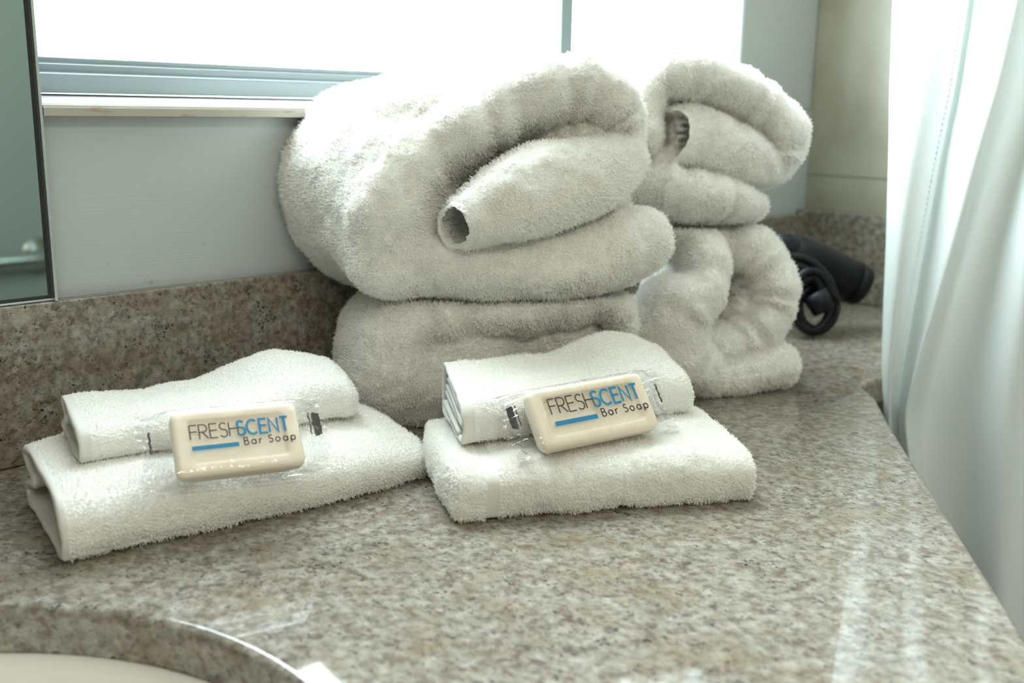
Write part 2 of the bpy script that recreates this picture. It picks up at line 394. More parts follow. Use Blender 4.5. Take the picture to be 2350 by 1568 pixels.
tag(bs2.build('backsplash', GRANITE, smooth=False, bevel=0.0015), 'short granite backsplash strip below the beige tile behind the hair dryer', 'backsplash')
# caulk line
cab = MB().box((-1.28, -0.30, -0.855), (-0.25, WY - 0.001, -0.0222)).box((-0.2499, 0.53, -0.855), (0.62, WY - 0.001, -0.0222))
tag(cab.build('vanity_cabinet', mat('cabinet_wood', (0.24, 0.15, 0.09), 0.5), smooth=False), 'brown vanity cabinet carrying the granite countertop', 'cabinet')

# sink bowl
sk = MB(); rr = []
for k in range(15):
    a = k/14*PI/2
    q = math.cos(a)**0.55 if k < 14 else 0.0
    s_ = 1.03*q if k < 14 else 0.02
    z = -0.0226 - 0.13*math.sin(a)**1.3
    rr.append([(sc_[0] + sa*s_*math.cos(t), sc_[1] + sb*s_*math.sin(t), z) for t in [2*PI*i/72 for i in range(72)]])
sk.rings(rr, False, True)
so = sk.build('sink_basin', PORC); md = so.modifiers.new('solid', 'SOLIDIFY'); md.thickness = 0.008; md.offset = -1
tag(so, 'white oval undermount porcelain sink at the lower left of the counter', 'sink')

# chrome grab bar on the far wall behind the camera, seen blurred in the mirror
gb = empty('grab_bar', (0.8, -1.45, -0.17))
tag(gb, 'chrome bar seen only as a blurred reflection low in the mirror', 'grab bar')
MB().tube([tuple(p) for p in catmull([(0.50, -1.449, -0.17), (0.50, -1.40, -0.17), (0.53, -1.385, -0.17), (0.78, -1.385, -0.17), (1.00, -1.385, -0.17), (1.03, -1.40, -0.17), (1.03, -1.449, -0.17)], 50)], 0.022, 20).build('bar', CHROME, gb)
for x in (0.50, 1.03): MB().tube([(x, -1.4495, -0.17), (x, -1.443, -0.17)], 0.045, 24).build('flange', CHROME, gb)

# ------------------------------------------------------------------ mirror
mr = empty('wall_mirror', (-0.3, 0.63, 0.10))
tag(mr, 'tall wall mirror in a thin metal channel standing on the backsplash at left', 'mirror')
MX1 = 0.2494
MB().box((-0.75, 0.6425, 0.1030), (MX1 - 0.0035, 0.6465, 1.30)).build('mirror_glass', MIRROR, mr, smooth=False)
MB().box((-0.75, 0.6424, 0.1012), (MX1 - 0.0034, 0.6466, 0.1030)).box((MX1 - 0.0034, 0.6424, 0.1012), (MX1 - 0.0012, 0.6466, 1.30)).build('dark_edge_strip', DARK, mr, smooth=False)
MB().box((MX1 - 0.0012, 0.6375, 0.0998), (MX1 + 0.0004, 0.6495, 1.30)).box((-0.75, 0.6410, 0.0998), (MX1 - 0.0013, 0.6495, 0.1011)).build('metal_channel', METAL, mr, smooth=False)

# ------------------------------------------------------------------ towels
rng = random.Random(7)
def fuzz(o, count, length, radius, group=None, seed=1, rand=0.9):
    if FUZZ <= 0: return
    o.data.materials.append(PILE)
    md = o.modifiers.new('pile', 'PARTICLE_SYSTEM'); ps = o.particle_systems[-1]; ps.seed = seed; st = ps.settings
    st.type = 'HAIR'; st.use_advanced_hair = True; st.count = int(count * FUZZ); st.hair_step = 3; st.render_step = 2; st.display_step = 2
    st.emit_from = 'FACE'; st.use_emit_random = True; st.use_even_distribution = True; st.distribution = 'RAND'
    st.normal_factor = 0.0; st.factor_random = 0.0
    st.normal_factor = length * 0.25; st.factor_random = length * 0.25 * rand     # hair grows to four times these
    st.brownian_factor = length * 0.16
    st.length_random = 0.55
    st.root_radius = radius; st.tip_radius = radius * 0.95; st.radius_scale = 1.0
    st.material = len(o.data.materials)
    st.use_close_tip = False
    if group: ps.vertex_group_density = group

def noise_disp(o, amps, clamp_z=0.0008, clamp_y=None, extra=None, clamp_top=None):
    me = o.data; n = len(me.vertices)
    nr = np.empty(n*3); me.vertices.foreach_get('normal', nr); nr = nr.reshape(-1, 3)
    co = np.empty(n*3); me.vertices.foreach_get('co', co); co = co.reshape(-1, 3)
    d = np.zeros(n)
    for i in range(n):
        v = Vector(co[i])
        for sc, a in amps: d[i] += a * noise.noise(v*sc)
    co = co + nr * d[:, None]
    if extra is not None: co = extra(co)
    if clamp_y is not None:
        lim = np.where(co[:, 2] < 0.106, BY - 0.0015, WY - 0.003)
        lim = np.where((co[:, 2] > 0.200) & (co[:, 2] < 0.226), BY - 0.0015, lim)
        co[:, 1] = np.minimum(co[:, 1], lim)
    co[:, 2] = np.maximum(co[:, 2], clamp_z)
    if clamp_top is not None: co[:, 2] = np.minimum(co[:, 2], clamp_top)
    me.vertices.foreach_set('co', co.ravel()); me.update()

class Blob:
    """collects closed primitives that are fused by a voxel remesh into one cloth body"""
    def __init__(s): s.mb = MB()
    def ell(s, px, py, d, rx, ry, rz, ang=0, p=2.0):
        """ellipsoid; rx, ry in photo pixels at depth d, rz in metres, ang turns it in the view plane"""
        c = W(px, py, d); k = d / F_PX; ca, sa_ = math.cos(math.radians(ang)), math.sin(math.radians(ang))
        ux = RIGHT*ca + DOWN*sa_; uy = -RIGHT*sa_ + DOWN*ca
        nu, nv = 40, 24; rings = []
        e = 2.0/p; sg = lambda x: math.copysign(abs(x)**e, x)
        for i in range(1, nv):
            th = PI*i/nv; st, ctt = math.sin(th), math.cos(th)
            rings.append([c + ux*(rx*k*sg(math.cos(2*PI*j/nu))*st**e) + uy*(ry*k*sg(math.sin(2*PI*j/nu))*st**e) - FWD*(rz*sg(ctt)) for j in range(nu)])
        s.mb.rings(rings); return s
    def sweep(s, pts, n=60, nc=28, rip=(0, 0, 0), cap=(1, 1), hollow=0, depth=0.03, p=2.3, nrm=None):
        """pts: (px, py, depth, half width in px, half thickness in m); ripples give the cross folds of a bent lip"""
        P = catmull(pts, n); k0 = P[:, 2] / F_PX
        cen = [W(*q[:3]) for q in P]
        rings = []; amp, fq, ph = rip
        fwd = FWD if nrm is None else Vector(nrm).normalized()
        def ring(c, t, rs_, rt):
            nn = (-fwd - t * (-fwd).dot(t)).normalized(); sd = t.cross(nn).normalized()
            e = 2.0/p; sg = lambda x: math.copysign(abs(x)**e, x)
            return [c + sd*(rs_*sg(math.cos(2*PI*j/nc))) + nn*(rt*sg(math.sin(2*PI*j/nc))) for j in range(nc)]
        T = [(cen[min(i+1, n-1)] - cen[max(i-1, 0)]).normalized() for i in range(n)]
        info = []
        for i in range(n):
            w = 1 + amp*math.sin(fq*i/n*2*PI + ph + 1.3*math.sin(i*0.31))
            info.append((cen[i], T[i], P[i, 3]*k0[i]*(0.35 + 0.65*w), P[i, 4]*w))
        pre = []
        if cap[0]:
            c, t, a, b_ = info[0]; L = min(a, b_)*cap[0]
            for q in range(7): th = (q + 0.4)/7*PI/2; pre.append(ring(c - t*L*math.cos(th), t, a*math.sin(th), b_*math.sin(th)))
        post = []
        if cap[1]:
            c, t, a, b_ = info[-1]; L = min(a, b_)*cap[1]
            for q in range(7): th = (q + 0.4)/7*PI/2; post.append(ring(c + t*L*math.cos(th), t, a*math.sin(th), b_*math.sin(th)))
            post.reverse()
        body = [ring(*q) for q in info]
        if hollow:
            # open at the start: an inner skin that runs inwards for `depth`
            inner = []
            acc = 0
            for i in range(n):
                if i: acc += (cen[i] - cen[i-1]).length
                c, t, a, b_ = info[i]; inner.append(ring(c, t, max(a - hollow, 0.001), max(b_ - hollow, 0.001)))
                if acc > depth: break
            s.mb.rings(list(reversed(inner)) + body + post)
        else:
            s.mb.rings(pre + body + post)
        return s
    def build(s, name, voxel, smooth_it, amps, clamp_y=True, mat_=None, zr=(0.0008, None), rel=None):
        o = s.mb.build(name + '_raw', None)
        md = o.modifiers.new('r', 'REMESH'); md.mode = 'VOXEL'; md.voxel_size = voxel; md.use_smooth_shade = True
        sm = o.modifiers.new('s', 'SMOOTH'); sm.iterations = smooth_it; sm.factor = 0.5
        dg = bpy.context.evaluated_depsgraph_get(); me = bpy.data.meshes.new_from_object(o.evaluated_get(dg))
        bpy.data.objects.remove(o)
        me.name = name; me.materials.clear()
        r = link_mesh(name, me, mat_ or TERRY)
        if rel: relax(r, *rel)
        noise_disp(r, amps, clamp_y=clamp_y, clamp_z=zr[0], clamp_top=zr[1])
        return r
def relax(o, wfun, it):
    """smooths the cloth where wfun(px, py) says so, so that fused folds run into each other"""
    me = o.data; n = len(me.vertices); co = np.empty(n*3); me.vertices.foreach_get('co', co); co = co.reshape(-1, 3)
    ed = np.empty(len(me.edges)*2, dtype=np.int64); me.edges.foreach_get('vertices', ed); ed = ed.reshape(-1, 2)
    cc = (co - np.array((0, 0, CH))) @ AX; px = cc[:, 0]/cc[:, 2]*F_PX + 1175; py = cc[:, 1]/cc[:, 2]*F_PX + 784
    w = np.clip(wfun(px, py), 0, 1)[:, None]; deg = np.zeros(n); np.add.at(deg, ed.ravel(), 1); deg = np.maximum(deg, 1)[:, None]
    for k in range(it):
        acc = np.zeros((n, 3)); np.add.at(acc, ed[:, 0], co[ed[:, 1]]); np.add.at(acc, ed[:, 1], co[ed[:, 0]])
        co = co + (acc/deg - co)*w*0.9
    me.vertices.foreach_set('co', co.ravel()); me.update()
def set_origin(o):
    """move the origin to the base of the mesh"""
    me = o.data; n = len(me.vertices); co = np.empty(n*3); me.vertices.foreach_get('co', co); co = co.reshape(-1, 3)
    b = np.array((co[:, 0].mean(), co[:, 1].mean(), co[:, 2].min())); co -= b
    me.vertices.foreach_set('co', co.ravel()); me.update(); o.location = b
AMP = [(26, 0.0030), (60, 0.0018), (130, 0.0012), (330, 0.0008)]

# lower front bath towel
B = Blob()
B.ell(1000, 800, 0.780, 225, 170, 0.075, p=2.6)
B.ell(900, 830, .745, 120, 140, .055)
B.sweep([(860, 860, .745, 90, .045), (900, 775, .738, 88, .05), (1020, 735, .735, 62, .042), (1150, 720, .735, 55, .038), (1280, 700, .74, 50, .032), (1390, 690, .745, 42, .030), (1425, 740, .75, 36, .024)], rip=(0.10, 6, 0.4))
B.sweep([(890, 910, .745, 75, .030), (1000, 900, .75, 90, .03), (1200, 880, .76, 110, .03), (1380, 820, .78, 90, .03)])
B.sweep([(1060, 830, .752, 50, .022), (1200, 800, .755, 55, .024), (1330, 760, .76, 45, .02)], rip=(0.12, 5, 1))
def left_low(px, py):
    return (1.05 - np.hypot((px - 850)/np.where(px < 850, 160, 130), (py - 800)/190))/0.3
oB = B.build('bath_towel', 0.0019, 3, AMP, zr=(0.0008, 0.0890), rel=(left_low, 150)); set_origin(oB)
tag(oB, 'rolled white bath towel at the bottom front of the stack, behind the two washcloths', 'towel', 'rolled bath towels stacked by the window')

# upper front bath towel
A = Blob()
A.ell(882, 430, 0.772, 234, 240, 0.080, ang=-20, p=2.1)
A.ell(908, 455, 0.727, 150, 200, 0.072, ang=-8)
A.ell(1010, 305, 0.738, 165, 115, 0.066, ang=-32)                        # left bulge
A.sweep([(860, 520, .738, 120, .062), (860, 400, .742, 140, .066), (960, 320, .750, 140, .07), (1120, 300, .77, 130, .07), (1300, 290, .78, 125, .06)], cap=(1, 1), nc=36)
A.sweep([(893, 570, .712, 98, .050), (905, 465, .696, 98, .048), (978, 372, .698, 78, .042), (1080, 296, .704, 76, .040), (1190, 244, .710, 76, .040), (1300, 212, .716, 74, .038), (1385, 235, .725, 62, .034), (1425, 290, .732, 48, .030), (1424, 360, .735, 42, .026), (1380, 430, .735, 36, .022)],
        n=110, nc=32, rip=(0.09, 11, 0.2))
A.sweep([(1250, 330, .722, 32, .016), (1350, 320, .724, 44, .018), (1425, 345, .730, 48, .022)], rip=(0.1, 3, 0))   # inner folds under the lip
A.sweep([(1250, 400, .716, 50, .018), (1340, 370, .720, 56, .020), (1420, 380, .730, 52, .022)])
A.sweep([(1038, 522, .654, 47, .020), (1100, 489, .664, 72, .026), (1180, 456, .672, 95, .030), (1270, 428, .686, 100, .030), (1360, 405, .700, 84, .026), (1425, 375, .715, 60, .02)],
        n=60, nc=40, hollow=0.0036, depth=0.045, cap=(0, 1), rip=(0.02, 3, 0))          # the tucked tongue, open at its left end
A.sweep([(930, 590, .735, 96, .050), (1000, 602, .724, 82, .050), (1120, 618, .718, 78, .046), (1260, 610, .722, 80, .042), (1380, 580, .730, 84, .040), (1450, 558, .738, 76, .036)],
        n=70, nc=32, rip=(0.02, 4, 0.5))                                                 # lower lobe
A.sweep([(1100, 560, .745, 80, .05), (1350, 500, .76, 90, .05)])
A.ell(1150, 450, .785, 230, 200, .045)
def left_part(px, py):
    r = np.hypot((px - 830)/np.where(px < 830, 230, 168), (py - 450)/300)
    return (1.06 - r)/0.26
oA = A.build('bath_towel', 0.0016, 4, AMP, zr=(0.0905, None), rel=(left_part, 160))
bareA = (W(1038, 522, .654), (W(1100, 489, .664) - W(1038, 522, .654)).normalized(), 0.024, 0.0045); set_origin(oA)
tag(oA, 'large rolled white bath towel on top at the front, hollow tucked end facing left', 'towel', 'rolled bath towels stacked by the window')

# upper rear bath towel
Cc = Blob()
Cc.sweep([(1472, 330, 0.814, 40, .042), (1476, 216, 0.812, 52, .046), (1560, 192, 0.824, 54, .048), (1660, 225, 0.842, 58, .050), (1740, 270, 0.848, 60, .048), (1783, 325, 0.852, 56, .045), (1770, 375, 0.856, 46, .040), (1730, 395, 0.857, 30, .03)],
        n=80, nc=32, rip=(0.06, 8, 0))
Cc.sweep([(1525, 314, 0.798, 66, .026), (1590, 326, 0.816, 75, .034), (1660, 352, 0.822, 68, .034), (1725, 378, 0.832, 48, .028), (1765, 388, 0.840, 30, .02)], hollow=0.0036, depth=0.05, cap=(0, 1), nc=40)
Cc.sweep([(1600, 280, 0.837, 40, .02), (1700, 300, 0.838, 36, .02), (1765, 340, 0.840, 40, .02)], rip=(0.15, 4, 0))
Cc.sweep([(1450, 430, 0.832, 60, .05), (1500, 440, 0.829, 62, .05), (1580, 460, 0.829, 58, .05), (1650, 468, 0.834, 50, .042), (1715, 478, 0.840, 32, .028)], rip=(0.06, 4, 0))
Cc.sweep([(1485, 380, 0.817, 50, .03), (1520, 420, .85, 42, .03), (1560, 440, .85, 40, .03)])
Cc.ell(1600, 320, .905, 160, 160, .05)
Cc.ell(1540, 430, .87, 130, 90, .045)
# pleats inside the open end
for i in range(6):
    Cc.sweep([(1534, 266 + 18*i, .812, 4.0, .017), (1600, 276 + 17*i, .822, 4.0, .018)], n=12, nc=10, cap=(.5, .5))
oC = Cc.build('bath_towel', 0.0019, 2, AMP, zr=(0.1330, None)); set_origin(oC)
tag(oC, 'rolled white bath towel at the top right, pleated layers showing in its open end', 'towel', 'rolled bath towels stacked by the window')

# lower rear bath towel
Dd = Blob()
Dd.sweep([(1640, 575, .872, 62, .05), (1715, 590, .868, 62, .052), (1755, 660, .866, 58, .052), (1740, 735, .864, 58, .050), (1670, 790, .858, 60, .045), (1590, 800, .85, 62, .04)], n=80, nc=32, rip=(0.05, 8, 0))
Dd.sweep([(1560, 548, .845, 50, .03), (1606, 590, .826, 54, .040), (1600, 670, .818, 60, .046), (1540, 720, .814, 88, .046), (1535, 795, .815, 84, .042), (1590, 838, .826, 56, .034)], n=70, nc=32, rip=(0.05, 4, 1))
Dd.sweep([(1680, 600, .876, 34, .03), (1700, 690, .872, 42, .03), (1660, 760, .862, 40, .03)], rip=(0.25, 4, 0))
Dd.sweep([(1560, 870, .835, 45, .03), (1660, 866, .840, 46, .034), (1735, 842, .850, 54, .034), (1752, 838, .856, 54, .03)], p=2.4)
Dd.ell(1620, 690, .925, 150, 150, .055)
Dd.ell(1500, 780, .87, 90, 110, .04)
oD = Dd.build('bath_towel', 0.0018, 2, AMP, zr=(0.0008, 0.1275)); set_origin(oD)
tag(oD, 'rolled white bath towel at the bottom right, its loose corner lying on the counter', 'towel', 'rolled bath towels stacked by the window')

bareC = (W(1525, 314, .798), (W(1590, 326, .816) - W(1525, 314, .798)).normalized(), 0.032, 0.0045)
def bare(o, spec):
    """no pile on the sewn edge round an open end"""
    P, ax, rad, ln_ = spec; vg = o.vertex_groups.new(name='pile'); keep = []
    for v in o.data.vertices:
        d = v.co + o.location - P; t = d.dot(ax)
        if not (-0.006 < t < ln_ and (d - ax*t).length < rad) and not (0 < t < 0.05 and (d - ax*t).length < rad*0.60): keep.append(v.index)
    vg.add(keep, 1.0, 'REPLACE')
bare(oA, bareA); bare(oC, bareC)
for i, (o, cnt) in enumerate(((oA, 230000), (oB, 130000), (oC, 120000), (oD, 120000))):
    fuzz(o, cnt*0.85, 0.0019, 0.00033, group='pile' if o in (oA, oC) else None, seed=3 + i, rand=0.8)

# ------------------------------------------------------------------ folded flat towels
PROF_B = [(0.05, 0.0), (0.35, 0.0), (0.70, 0.0), (0.93, 0.03), (1.0, 0.22), (0.93, 0.42), (0.78, 0.50), (0.93, 0.58), (1.0, 0.80), (0.92, 0.98), (0.65, 1.0), (0.35, 0.99), (0.10, 0.93), (0.0, 0.70), (-0.02, 0.40), (0.0, 0.12)]
PROF_O = [(0.06, 0.0), (0.35, 0.0), (0.70, 0.0), (0.93, 0.03), (1.0, 0.25), (1.01, 0.5), (1.0, 0.78), (0.93, 0.98), (0.65, 1.0), (0.35, 1.0), (0.12, 0.96), (0.01, 0.78), (-0.02, 0.50), (0.0, 0.15)]
def folded(name, stations, profile, thick, depth, n=90, m_=96, sag=None, amps=((40, 0.0018), (110, 0.0008)), right_close=0.5, left_close=0, mat_=TERRY, inserts=None):
    """stations along the cloth: (front x, front y, back x, back y, bottom z front, bottom z back, top z front, top z back)"""
    st = catmull(stations, n); pr = catmull_closed(profile, m_)
    def ring(s_, prf, k=1.0, inset=0.0):
        F = Vector((s_[0], s_[1], 0)); Bk = Vector((s_[2], s_[3], 0))
        pts = []
        for u, v in prf:
            zb = s_[4] + (s_[5]-s_[4])*u; zt = s_[6] + (s_[7]-s_[6])*u
            vv = 0.5 + (v - 0.5)*k; uu = 0.5 + (u - 0.5)*(0.25 + 0.75*k) if k < 1 else u
            q = F + (Bk - F)*uu; q.z = zb + (zt - zb)*vv; pts.append(q)
        if inset:
            c = len(pts); out = []
            ax = (Bk - F).normalized(); up_ = Vector((0, 0, 1))
            P2 = [(p.dot(ax), p.z) for p in pts]
            for i in range(c):
                tx = P2[(i+1) % c][0] - P2[i-1][0]; tz = P2[(i+1) % c][1] - P2[i-1][1]; L = math.hypot(tx, tz) or 1
                out.append(pts[i] + ax*(-tz/L*inset) + up_*(tx/L*inset))
            pts = out
        return pts
    outer = [ring(st[i], pr) for i in range(n)]
    L = sum((outer[i+1][0] - outer[i][0]).length for i in range(n-1)); nd = max(2, int(depth / L * n))
    inner = [ring(st[i], pr, inset=thick) for i in range(nd)]
    lip = ring(st[0], pr, inset=thick*0.5); t0 = (outer[0][0] - outer[2][0]).normalized()
    lip = [p + t0*thick*0.45 for p in lip]
    endr = []
    tl = (outer[-1][0] - outer[-3][0]).normalized()
    hgt = (st[-1][6] - st[-1][4])*right_close
    for q in range(1, 8):
        th = q/7*PI/2
        endr.append([p + tl*hgt*math.sin(th) for p in ring(st[-1], pr, k=max(math.cos(th), 0.05))])
    if left_close:
        lead = []; t0 = (outer[0][0] - outer[2][0]).normalized(); hgt = (st[0][6] - st[0][4])*left_close
        for q in range(1, 8):
            th = q/7*PI/2
            lead.append([p + t0*hgt*math.sin(th) for p in ring(st[0], pr, k=max(math.cos(th), 0.05))])
        head = list(reversed(lead))
    else:
        head = list(reversed(inner)) + [lip]
    nh = len(head)
    mb = MB(); mb.rings(head + outer + endr)
    nmain = len(mb.v)
    if inserts:
        # loose inner layers of the fold, each a bent sheet seen edge-on in the open end
        for poly, th_, x0 in inserts:
            pl = catmull(poly, 30); rg = []
            for i in range(max(6, nd)):
                s_ = st[i]; F_ = Vector((s_[0], s_[1], 0)); B_ = Vector((s_[2], s_[3], 0)); axu = (B_ - F_).normalized(); tt = (outer[1][0] - outer[0][0]).normalized()
                loop = []
                for side in (1, -1):
                    rngp = range(30) if side == 1 else range(29, -1, -1)
                    for j in rngp:
                        u, v = pl[j]; a_ = pl[max(j-1, 0)]; b_ = pl[min(j+1, 29)]
                        zb = s_[4] + (s_[5]-s_[4])*u; zt = s_[6] + (s_[7]-s_[6])*u
                        q = F_ + (B_ - F_)*u; q.z = zb + (zt - zb)*v
                        wdt = (B_ - F_).length; dx = (b_[0]-a_[0])*wdt; dz = (b_[1]-a_[1])*(zt-zb); L_ = math.hypot(dx, dz) or 1
                        q = q + (axu*(-dz/L_) + Vector((0, 0, 1))*(dx/L_))*(th_/2*side) + tt*x0
                        loop.append(q)
                rg.append(loop)
            mb.rings(rg)
    o = mb.build(name, mat_)
    me = o.data; nv = len(me.vertices)
    # weights: no pile inside the opening or on the woven hem / bands
    vg = o.vertex_groups.new(name='pile'); ring_of = lambda i: i // m_
    U = np.zeros(nv)
    for i in range(nv):
        r = ring_of(i)
        if i >= nmain: u = -1.0
        elif r < nh: u = 0.0 if left_close else -1.0
        elif r < nh + n: u = (r - nh) / (n - 1)
        else: u = 1.0
        U[i] = u
    noise_disp(o, amps, clamp_y=True)
    return o, vg, U
def finish_cloth(o, vg, U, smooth_bands, count, length=0.0010, radius=0.00029, seed=1):
    bands_f = lambda u: u < 0 or any(a <= u <= b for a, b in smooth_bands)
    idx = [i for i in range(len(U)) if not bands_f(U[i])]
    vg.add(idx, 1.0, 'REPLACE')
    me = o.data; me.materials.append(HEM)
    for p in me.polygons:
        if all(bands_f(U[v]) for v in p.vertices): p.material_index = 1
    set_origin(o)
    fuzz(o, count, length, radius, 'pile', seed)

# left hand towel (below) and left washcloth (on it)
o, vg, U = folded('hand_towel', [
    (0.181, 0.479, 0.201, 0.576, 0.001, 0.001, 0.034, 0.036),
    (0.230, 0.471, 0.256, 0.598, 0.001, 0.001, 0.033, 0.034),
    (0.285, 0.461, 0.318, 0.606, 0.001, 0.001, 0.031, 0.033),
    (0.340, 0.454, 0.366, 0.580, 0.001, 0.001, 0.028, 0.034),
    (0.388, 0.455, 0.401, 0.545, 0.001, 0.001, 0.020, 0.028)], PROF_B, 0.0036, 0.05)
finish_cloth(o, vg, U, [(-2, 0.012)], 85000, seed=11)
tag(o, 'folded white hand towel lying flat on the counter at left, open folds facing left', 'towel', 'folded hand towels on the counter')
o, vg, U = folded('washcloth', [
    (0.209, 0.520, 0.224, 0.578, 0.0345, 0.036, 0.053, 0.059),
    (0.250, 0.514, 0.264, 0.580, 0.0345, 0.036, 0.051, 0.054),
    (0.295, 0.508, 0.312, 0.580, 0.0335, 0.036, 0.052, 0.054),
    (0.338, 0.504, 0.356, 0.576, 0.0335, 0.036, 0.055, 0.066),
    (0.368, 0.502, 0.380, 0.552, 0.0320, 0.036, 0.052, 0.061)], PROF_B, 0.0028, 0.04, m_=84, amps=((45, 0.0016), (130, 0.0006)))
finish_cloth(o, vg, U, [(-2, 0.035)], 34000, length=0.0009, radius=0.00024, seed=12)
tag(o, 'small folded white washcloth on the left hand towel, behind the left soap', 'washcloth', 'washcloths on the hand towels')

# right hand towel (below) and right washcloth (on it)
o, vg, U = folded('hand_towel', [
    (0.354, 0.387, 0.404, 0.470, 0.001, 0.001, 0.030, 0.032),
    (0.390, 0.366, 0.443, 0.450, 0.001, 0.001, 0.031, 0.033),
    (0.430, 0.341, 0.484, 0.427, 0.001, 0.001, 0.031, 0.033),
    (0.468, 0.317, 0.524, 0.402, 0.001, 0.001, 0.031, 0.034),
    (0.498, 0.298, 0.552, 0.382, 0.001, 0.001, 0.028, 0.032)], PROF_O, 0.0034, 0.012, right_close=0.22, left_close=0.22)
finish_cloth(o, vg, U, [(0.085, 0.145), (0.515, 0.535)], 105000, length=0.0011, seed=13)
tag(o, 'folded white hand towel lying flat on the counter at right, woven bands across its front', 'towel', 'folded hand towels on the counter')
o, vg, U = folded('washcloth', [
    (0.378, 0.410, 0.409, 0.462, 0.0335, 0.036, 0.056, 0.070),
    (0.415, 0.396, 0.446, 0.452, 0.0345, 0.037, 0.056, 0.068),
    (0.458, 0.386, 0.484, 0.440, 0.0345, 0.038, 0.056, 0.070),
    (0.496, 0.374, 0.518, 0.428, 0.0345, 0.038, 0.058, 0.079),
    (0.526, 0.364, 0.546, 0.410, 0.0340, 0.037, 0.056, 0.070)], PROF_O, 0.0026, 0.05, m_=84, amps=((45, 0.0016), (130, 0.0006)), right_close=0.4,
    inserts=[([(.93, .80), (.5, .80), (.16, .66), (.5, .60), (.94, .66)], .0024, 0.0012), ([(.95, .52), (.5, .44), (.14, .36), (.5, .30), (.95, .40)], .0024, 0.0006), ([(.92, .24), (.5, .16), (.2, .12), (.6, .10)], .0022, -0.001)])
finish_cloth(o, vg, U, [(-2, 0.05)], 36000, length=0.0009, radius=0.00024, seed=14)
tag(o, 'small folded white washcloth on the right hand towel, behind the right soap', 'washcloth', 'washcloths on the hand towels')
wc_right = o

# ------------------------------------------------------------------ wrapped soaps
GL = {  # stroke letters on a unit cap height: list of polylines, advance
    'F': ([[(0, 0), (0, 1)], [(0, 1), (.46, 1)], [(0, .54), (.44, .54)]], .58),
    'R': ([[(0, 0), (0, 1), (.26, 1)], 'arcR', [(.26, .48), (0, .48)], [(.22, .48), (.55, 0)]], .68),
    'E': ([[(.48, 1), (0, 1), (0, 0), (.48, 0)], [(0, .53), (.46, .53)]], .62),
    'S': (['S'], .62), 'H': ([[(0, 0), (0, 1)], [(.56, 0), (.56, 1)], [(0, .53), (.56, .53)]], .72),
    'C': (['C'], .82), 'N': ([[(0, 0), (0, 1), (.56, 0), (.56, 1)]], .74), 'T': ([[(0, 1), (.52, 1)], [(.26, 1), (.26, 0)]], .56),
    'B': ([[(0, 0), (0, 1), (.25, 1)], 'arcB1', [(.25, .54), (0, .54)], [(.25, .54), (.30, .54)], 'arcB2', [(.30, 0), (0, 0)]], .66),
    'a': (['o', [(.56, .62), (.56, 0)]], .78), 'o': (['o'], .76), 'p': (['o', [(0, .62), (0, -.32)]], .78), 'r': ([[(0, .62), (0, 0)], 'rr'], .44), ' ': ([], .30)}
def arc(cx, cy_, rx, ry, a0, a1, n=14): return [(cx + rx*math.cos(math.radians(a0 + (a1-a0)*i/n)), cy_ + ry*math.sin(math.radians(a0 + (a1-a0)*i/n))) for i in range(n+1)]
SP = {'arcR': arc(.26, .74, .25, .26, 90, -90), 'arcB1': arc(.25, .77, .20, .23, 90, -90), 'arcB2': arc(.30, .27, .24, .27, 90, -90),
      'S': arc(.25, .76, .21, .23, 30, 270, 14)[:-1] + arc(.25, .265, .24, .265, 90, -150, 16), 'C': arc(.37, .5, .37, .5, 48, 312, 22), 'o': arc(.28, .31, .28, .31, 0, 360, 22), 'rr': arc(.22, .38, .20, .24, 170, 60, 6)}
def stroke(mb, pts, w, z, fr_):
    """a thin raised ribbon along pts in the frame fr_ (function (x, y, z) -> world)"""
    n = len(pts); Lf = []; Rt = []
    closed = (Vector(pts[0]) - Vector(pts[-1])).length < 1e-6
    for i in range(n):
        a = Vector(pts[i-1]) if i else (Vector(pts[-2]) if closed else None); b = Vector(pts[i]); c = Vector(pts[i+1]) if i < n-1 else (Vector(pts[1]) if closed else None)
        e1 = (b-a).normalized() if a is not None else (c-b).normalized(); e2 = (c-b).normalized() if c is not None else e1
        n1 = Vector((-e1.y, e1.x)); n2 = Vector((-e2.y, e2.x)); nn = (n1+n2); nn = nn.normalized() if nn.length > 1e-6 else n1
        k = min(1/max(nn.dot(n1), .3), 2.0)
        off = Vector((0, 0))
        if not closed and i == 0: off = -e1*w*0.5*0
        Lf.append(b + nn*w*.5*k); Rt.append(b - nn*w*.5*k)
    vs = [fr_(p.x, p.y, z) for p in Lf] + [fr_(p.x, p.y, z) for p in Rt]
    vs2 = [fr_(p.x, p.y, z - 0.00012) for p in Lf] + [fr_(p.x, p.y, z - 0.00012) for p in Rt]
    fs = [(i, i+1, n+i+1, n+i) for i in range(n-1)]
    m0 = 2*n
    fs += [(i, i+1, m0+i+1, m0+i) for i in range(n-1)] + [(n+i, n+i+1, m0+n+i+1, m0+n+i) for i in range(n-1)]
    mb.add(vs + vs2, fs)
def word(mb, txt, x, y, h, w, z, fr_, track=0.0):
    for ch in txt:
        st, adv = GL[ch]
        for s_ in st:
            pl = SP[s_] if isinstance(s_, str) else s_
            stroke(mb, [(x + p[0]*h, y + p[1]*h) for p in pl], w, z, fr_)
        x += (adv + track)*h
    return x

